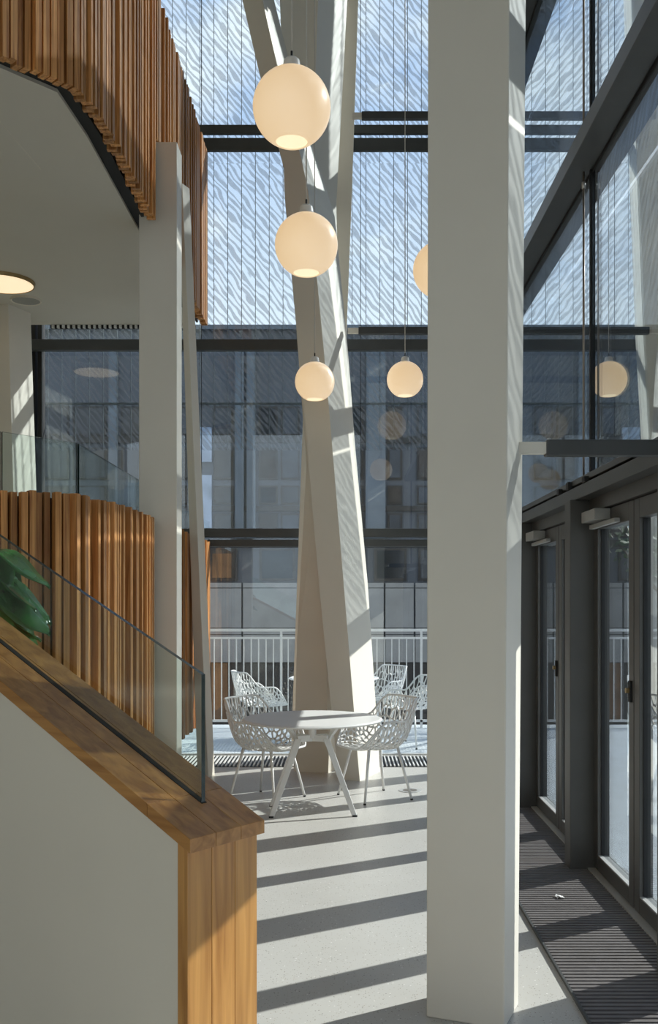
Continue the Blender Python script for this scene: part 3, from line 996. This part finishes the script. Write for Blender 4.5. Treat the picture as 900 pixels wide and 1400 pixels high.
# ------------------------------------------------------------------ lattice armchairs
def chair_shell():
    rnd = random.Random(11)
    pts = []
    tries = 0
    while len(pts) < 260 and tries < 16000:
        tries += 1
        a, r = rnd.uniform(0, 2 * math.pi), math.sqrt(rnd.uniform(0, 1)) * 0.965
        p = (r * math.cos(a), r * math.sin(a))
        dm = 0.088 if r > 0.5 else 0.105
        if all((p[0] - q[0]) ** 2 + (p[1] - q[1]) ** 2 > dm * dm for q in pts):
            pts.append(p)
    n_in = len(pts)
    allp = list(pts)
    for p in pts:
        r = math.hypot(*p)
        if r > 0.6:
            k = (2 - r) / r
            allp.append((p[0] * k, p[1] * k))
    vv, ee, ff, _, _, _ = delaunay_2d_cdt([Vector(p) for p in allp], [], [], 0, 1e-6)
    cells = {i: [] for i in range(len(vv))}
    for f in ff:
        a, b, c = (vv[i] for i in f)
        d = 2 * (a.x * (b.y - c.y) + b.x * (c.y - a.y) + c.x * (a.y - b.y))
        if abs(d) < 1e-9:
            continue
        ux = (a.length_squared * (b.y - c.y) + b.length_squared * (c.y - a.y) + c.length_squared * (a.y - b.y)) / d
        uy = (a.length_squared * (c.x - b.x) + b.length_squared * (a.x - c.x) + c.length_squared * (b.x - a.x)) / d
        for i in f:
            cells[i].append((ux, uy))
    def sm(a, b, x):
        t = min(1, max(0, (x - a) / (b - a)))
        return t * t * (3 - 2 * t)
    def shell(u, v):
        rho = min(1.0, math.hypot(u, v))
        phi = math.atan2(u, -v)                     # 0 at the back (-y)
        t = abs(math.degrees(phi))
        rim = 0.385 - 0.165 * sm(42, 70, t) - 0.215 * sm(98, 150, t)
        g = rho / 0.6 * 0.84 if rho < 0.6 else 0.84 + 0.16 * math.sin((rho - 0.6) / 0.4 * math.pi / 2)
        k = 0.0 if rho < 0.42 else ((rho - 0.42) / 0.58) ** 1.35
        ax, ay = 0.295, 0.275
        x = ax * g * math.sin(phi)
        y = -ay * g * math.cos(phi)
        # squarer plan and backrest leaning out
        sq = 1 + 0.10 * abs(math.sin(2 * phi))
        x *= sq
        y *= sq
        y -= 0.045 * k * sm(70, 20, t) if False else 0.05 * k * (1 - sm(25, 75, t))
        zz = 0.425 + rim * k - 0.012 * (1 - rho * rho)
        return Vector((x, y, zz))
    mb = MB()
    W = 0.0047
    for i in range(len(vv)):
        p = vv[i]
        if p.length > 0.97 or len(cells[i]) < 3:
            continue
        poly = sorted(set((round(c[0], 5), round(c[1], 5)) for c in cells[i]), key=lambda c: math.atan2(c[1] - p.y, c[0] - p.x))
        q = []
        for c in poly:
            r = math.hypot(*c)
            if r > 1:
                c = (c[0] / r, c[1] / r)
            q.append(c)
        if len(q) < 3:
            continue
        # densify long edges so the lattice follows the bowl
        dense = []
        for a, b in zip(q, q[1:] + q[:1]):
            dense.append(a)
            dense.append(((a[0] + b[0]) / 2, (a[1] + b[1]) / 2))
        P3 = [shell(*c) for c in dense]
        cen = sum(P3, Vector()) / len(P3)
        inn = []
        for v in P3:
            dv = cen - v
            L = max(dv.length, 1e-4)
            inn.append(v + dv * min(0.85, W * 1.25 / L))
        nn = len(P3)
        # rounder holes: pull corner points a little further in
        for j in range(0, nn, 2):
            dv = cen - P3[j]
            inn[j] = P3[j] + dv * min(0.85, W * 2.2 / max(dv.length, 1e-4))
        mb.add(P3 + inn, [(j, (j + 1) % nn, nn + (j + 1) % nn, nn + j) for j in range(nn)])
    rim_pts = [shell(math.cos(a), math.sin(a)) for a in [2 * math.pi * k / 72 for k in range(72)]]
    return mb, rim_pts
def make_chair(loc, rz, label):
    o = empty('lattice_armchair', loc, label, 'chair', 'white lattice armchairs')
    mb, rim_pts = chair_shell()
    sh = mb.build('lattice_shell', M['powder'], o, rel=False)
    bm = bmesh.new()
    bm.from_mesh(sh.data)
    bmesh.ops.remove_doubles(bm, verts=bm.verts, dist=0.0012)
    bmesh.ops.recalc_face_normals(bm, faces=bm.faces)
    bm.to_mesh(sh.data)
    bm.free()
    sd = sh.modifiers.new('thickness', 'SOLIDIFY')
    sd.thickness = 0.009
    sd.offset = 0
    MB().tube(rim_pts, 0.0085, 8, closed=True).build('rim', M['powder'], o, smooth=True, rel=False)
    MB().box(-0.075, 0.075, -0.075, 0.075, 0.400, 0.410).build('seat_plate', M['powder'], o, rel=False, bevel=0.004)
    for sx in (-1, 1):
        for sy in (-1, 1):
            lg = MB().tube([(sx * 0.145, sy * 0.13, 0.428), (sx * 0.228, sy * 0.215, 0.006)], [0.0125, 0.0095], 10).build('leg', M['powder'], o, smooth=True, rel=False)
            MB().tube([(sx * 0.2287, sy * 0.2157, 0.0), (sx * 0.2272, sy * 0.2142, 0.012)], 0.011, 10).build('foot_cap', M['black'], lg, smooth=True, rel=False)
            MB().bar((sx * 0.05, sy * 0.05, 0.406), (sx * 0.148, sy * 0.133, 0.418), 0.016, 0.012).build('bracket', M['powder'], o, rel=False)
    o.rotation_euler = (0, 0, rz)
    return o
def face(dx, dy):
    return math.atan2(dy, dx) - math.pi / 2        # local +y turned to (dx, dy)
ch = make_chair((-0.60, 7.99, 0), face(0.72, -0.40), 'white lattice armchair at the indoor table, beside the slatted wall')
def chair_copy(loc, rz, label):
    c = dup(ch)
    c.location = loc
    c.rotation_euler = (0, 0, rz)
    c['label'] = label
    return c
chair_copy((0.27, 8.05, 0), face(-0.74, -0.38), 'white lattice armchair at the indoor table, near the round floor plate')
chair_copy((-0.92, 11.35, -0.012), face(0.85, 0.35), 'white lattice armchair on the terrace, on the side of the slatted wall')
chair_copy((0.78, 11.05, -0.012), face(-0.75, 0.55), 'white lattice armchair on the terrace, near the broad column')
chair_copy((0.46, 12.12, -0.012), face(-0.8, -0.6), 'white lattice armchair on the terrace, close to the railing')

# ------------------------------------------------------------------ floor gratings, floor plate, scrap of paper
fg = empty('floor_grating', (1.2, 5, 0), 'dark floor grating strip along the doors', 'floor grating')
GX0, GX1 = 0.935, 1.465
MB().box(GX0, GX1, -0.9, 10.0, 0.001, 0.004).build('grating_pan', M['black'], fg)
bars = MB()
y = -0.9
while y < 9.4:
    bars.box(GX0 + 0.006, GX1, y, y + 0.021, 0.004, 0.014)
    y += 0.037
tag(bars.build('grating_bars', M['grating'], fg), kind='stuff')
MB().box(GX0 - 0.004, GX0 + 0.006, -0.9, 10.0, 0.001, 0.016).build('grating_edge', M['steel'], fg)
fg2 = empty('floor_grating', (-0.7, 9.85, 0), 'dark convector grating in the floor along the end glazing', 'floor grating')
MB().box(-3.1, 0.93, 9.52, 10.16, 0.001, 0.004).build('grating_pan', M['black'], fg2)
bars = MB()
x = -3.1
while x < 0.91:
    bars.add([(x, 9.53, 0.004), (x + 0.012, 9.53, 0.004), (x + 0.012, 10.15, 0.004), (x, 10.15, 0.004), (x, 9.53, 0.016), (x + 0.012, 9.53, 0.016), (x + 0.012, 10.15, 0.016), (x, 10.15, 0.016)],
             [(0, 3, 2, 1), (4, 5, 6, 7), (0, 1, 5, 4), (2, 3, 7, 6), (1, 2, 6, 5), (0, 4, 7, 3)])
    x += 0.038
tag(bars.build('grating_bars', M['white_vent'], fg2), kind='stuff')
fp = empty('floor_plate', (0.58, 8.34, 0), 'round metal floor socket plate beside the armchair', 'floor plate')
MB().disc((0.58, 8.34, 0), 0.095, 0.0005, 0.004, 36).build('plate', M['alu'], fp)
MB().disc((0.58, 8.34, 0), 0.06, 0.004, 0.006, 30).build('lid', M['rod'], fp)
sc_ = MB()
scv = []
for i in range(5):
    for j in range(4):
        scv.append((1.15 + i * 0.010 - 0.003 * j, 5.26 + j * 0.013, 0.016 + 0.008 * abs(math.sin(i * 1.7 + j * 2.1)) + 0.006 * (i in (1, 2))))
sc_.add(scv, [(i * 4 + j, i * 4 + j + 1, i * 4 + j + 5, i * 4 + j + 4) for i in range(4) for j in range(3)])
po = sc_.build('paper_scrap', M['paper'], loc=(1.16, 5.28, 0.014))
po.modifiers.new('thickness', 'SOLIDIFY').thickness = 0.002
tag(po, 'small crumpled white scrap lying on the dark grating', 'paper scrap')

# ------------------------------------------------------------------ terrace railing
rl = empty('terrace_railing', (0, 12.6, 0), 'white steel terrace railing with thin upright bars', 'railing')
YR = 12.6
RX0, RX1 = -2.6, 4.2
for z, r in ((1.23, 0.016), (1.13, 0.013), (0.075, 0.014)):
    MB().box(RX0, RX1, YR - r, YR + r, z - r, z + r).build('rail', M['powder'], rl)
first = None
n = int((RX1 - RX0) / 0.0945)
for i in range(n):
    x = RX0 + 0.03 + i * 0.0945
    if first is None:
        first = MB().box(-0.0065, 0.0065, -0.0065, 0.0065, 0.075, 1.13).build('baluster', M['powder'], rl, rel=False)
        first.location = (x, 0, 0)
    else:
        part_copy(first, rl, (x, 0, 0))
x = -2.56
while x < RX1:
    MB().box(x - 0.014, x + 0.014, YR - 0.014, YR + 0.014, -0.012, 1.23).build('post', M['powder'], rl)
    x += 1.79

# ------------------------------------------------------------------ building across the street
YB_ = 20.0
def bx(px):
    return (px - CX) * YB_ / F
def bz(py):
    return H - (py - CY) * YB_ / F
bd = empty('office_building', (0, YB_, -4), 'slate grey office building across the street with pale panels and dark windows', 'building')
MB().box(-16, 9.5, YB_, YB_ + 8, -4, bz(448)).build('wall', M['bldg'], bd)
MB().box(-16.1, 9.6, YB_ - 0.12, YB_ + 8, bz(452), bz(446)).build('roof_edge', M['bldg_blue'], bd)
MB().box(-16, 9.5, YB_ - 0.05, YB_, -4, bz(906)).build('plinth', M['bldg_dark'], bd)
def slab(x0, x1, y0, y1, name, mat, d=0.06):
    return MB().box(bx(x0), bx(x1), YB_ - d, YB_, bz(y1), bz(y0)).build(name, mat, bd)
xs = [40, 134, 236, 333, 430, 527, 568, 662, 757, 852, 920]
for a, b in zip(xs[:-1], xs[1:]):
    for y0, y1 in ((797, 803.5), (804.5, 858), (859, 867), (868, 905)):
        slab(a, b - 2.5, y0, y1, 'wall_panel', M['bldg_pale'], 0.08)
for y0, y1 in ((597, 606), (692, 699), (738, 748)):
    slab(20, 920, y0, y1, 'string_course', M['bldg_dark'], 0.05)
for a, b in ((322, 334), (338, 350), (500, 527), (150, 162), (610, 640), (700, 722), (790, 815), (860, 872)):
    slab(a, b, 480, 736, 'pilaster', M['bldg_blue'], 0.10)
rnd = random.Random(3)
for a, b in ((55, 95), (100, 146), (166, 205), (210, 262), (292, 319), (354, 380), (384, 410), (440, 470), (474, 497), (530, 550), (570, 606), (644, 668), (672, 697), (726, 756), (760, 787), (818, 856), (876, 910)):
    for y0, y1 in ((556, 596), (612, 656), (664, 690), (702, 734)):
        f = slab(a, b, y0, y1, 'window', M['bldg_dark'], 0.03)
        p = MB().box(bx(a) + 0.04, bx(b) - 0.04, YB_ - 0.045, YB_ - 0.03, bz(y1) + 0.04, bz(y0) - 0.04).build('pane', rnd.choice((M['pane'], M['pane'], M['pane_warm'], M['bldg_slate'])), f)
for y0, y1 in ((585, 632), (650, 722)):
    slab(266, 290, y0, y1, 'curtain', M['bldg_curtain'], 0.07)  # pale blue upright strips set proud of the wall
for a, b in ((60, 120), (140, 230), (240, 284), (288, 325), (355, 404), (408, 500), (512, 556), (572, 640), (670, 740), (770, 830), (845, 905)):
    f = slab(a, b, 750, 794, 'window', M['bldg_dark'], 0.05)
    p = MB().box(bx(a) + 0.05, bx(b) - 0.05, YB_ - 0.06, YB_ - 0.05, bz(794) + 0.05, bz(750) - 0.04).build('pane', M['pane'] if a != 288 else M['pane_warm'], f)
    if a == 288:
        MB().box(bx(291), bx(317), YB_ - 0.07, YB_ - 0.06, bz(790), bz(757)).build('blind', M['bldg_brown'], f)
for a, b in ((290, 312), (600, 630), (820, 850)):
    slab(a, b, 906, 985, 'doorway', M['bldg_brown'], 0.06)

# tree beyond the doors
def make_tree(loc, label):
    o = empty('street_tree', loc, label, 'tree')
    L = Vector(loc)
    MB().tube([L, L + Vector((0.05, 0, 1.6)), L + Vector((0, 0.1, 3.2))], [0.11, 0.08, 0.03], 10).build('trunk', M['bark'], o, smooth=True)
    rr = random.Random(9)
    for i in range(5):
        a = rr.uniform(0, 6.28)
        MB().tube([L + Vector((0.02, 0, 1.5 + 0.25 * i)), L + Vector((0.7 * math.cos(a), 0.7 * math.sin(a), 2.4 + 0.3 * i))], [0.035, 0.01], 6).build('branch', M['bark'], o)
    mb = MB()
    for i in range(900):
        a, b = rr.uniform(0, 6.28), rr.uniform(-1, 1)
        r = 1.05 * rr.uniform(0.3, 1) ** 0.5
        c = L + Vector((r * math.cos(a) * math.sqrt(1 - b * b), r * math.sin(a) * math.sqrt(1 - b * b), 2.85 + 1.0 * r * b))
        u = Vector((rr.uniform(-1, 1), rr.uniform(-1, 1), rr.uniform(-1, 1))).normalized()
        w = u.orthogonal().normalized()
        s = rr.uniform(0.05, 0.09)
        mb.add([c, c + u * s + w * s * 0.4, c + u * s * 2, c + u * s - w * s * 0.4], [(0, 1, 2, 3)])
    tag(mb.build('foliage', M['tree_leaf'], o), kind='stuff')
    return o
make_tree((4.55, 13.6, -0.012), 'small leafy tree standing outdoors beyond the doors')
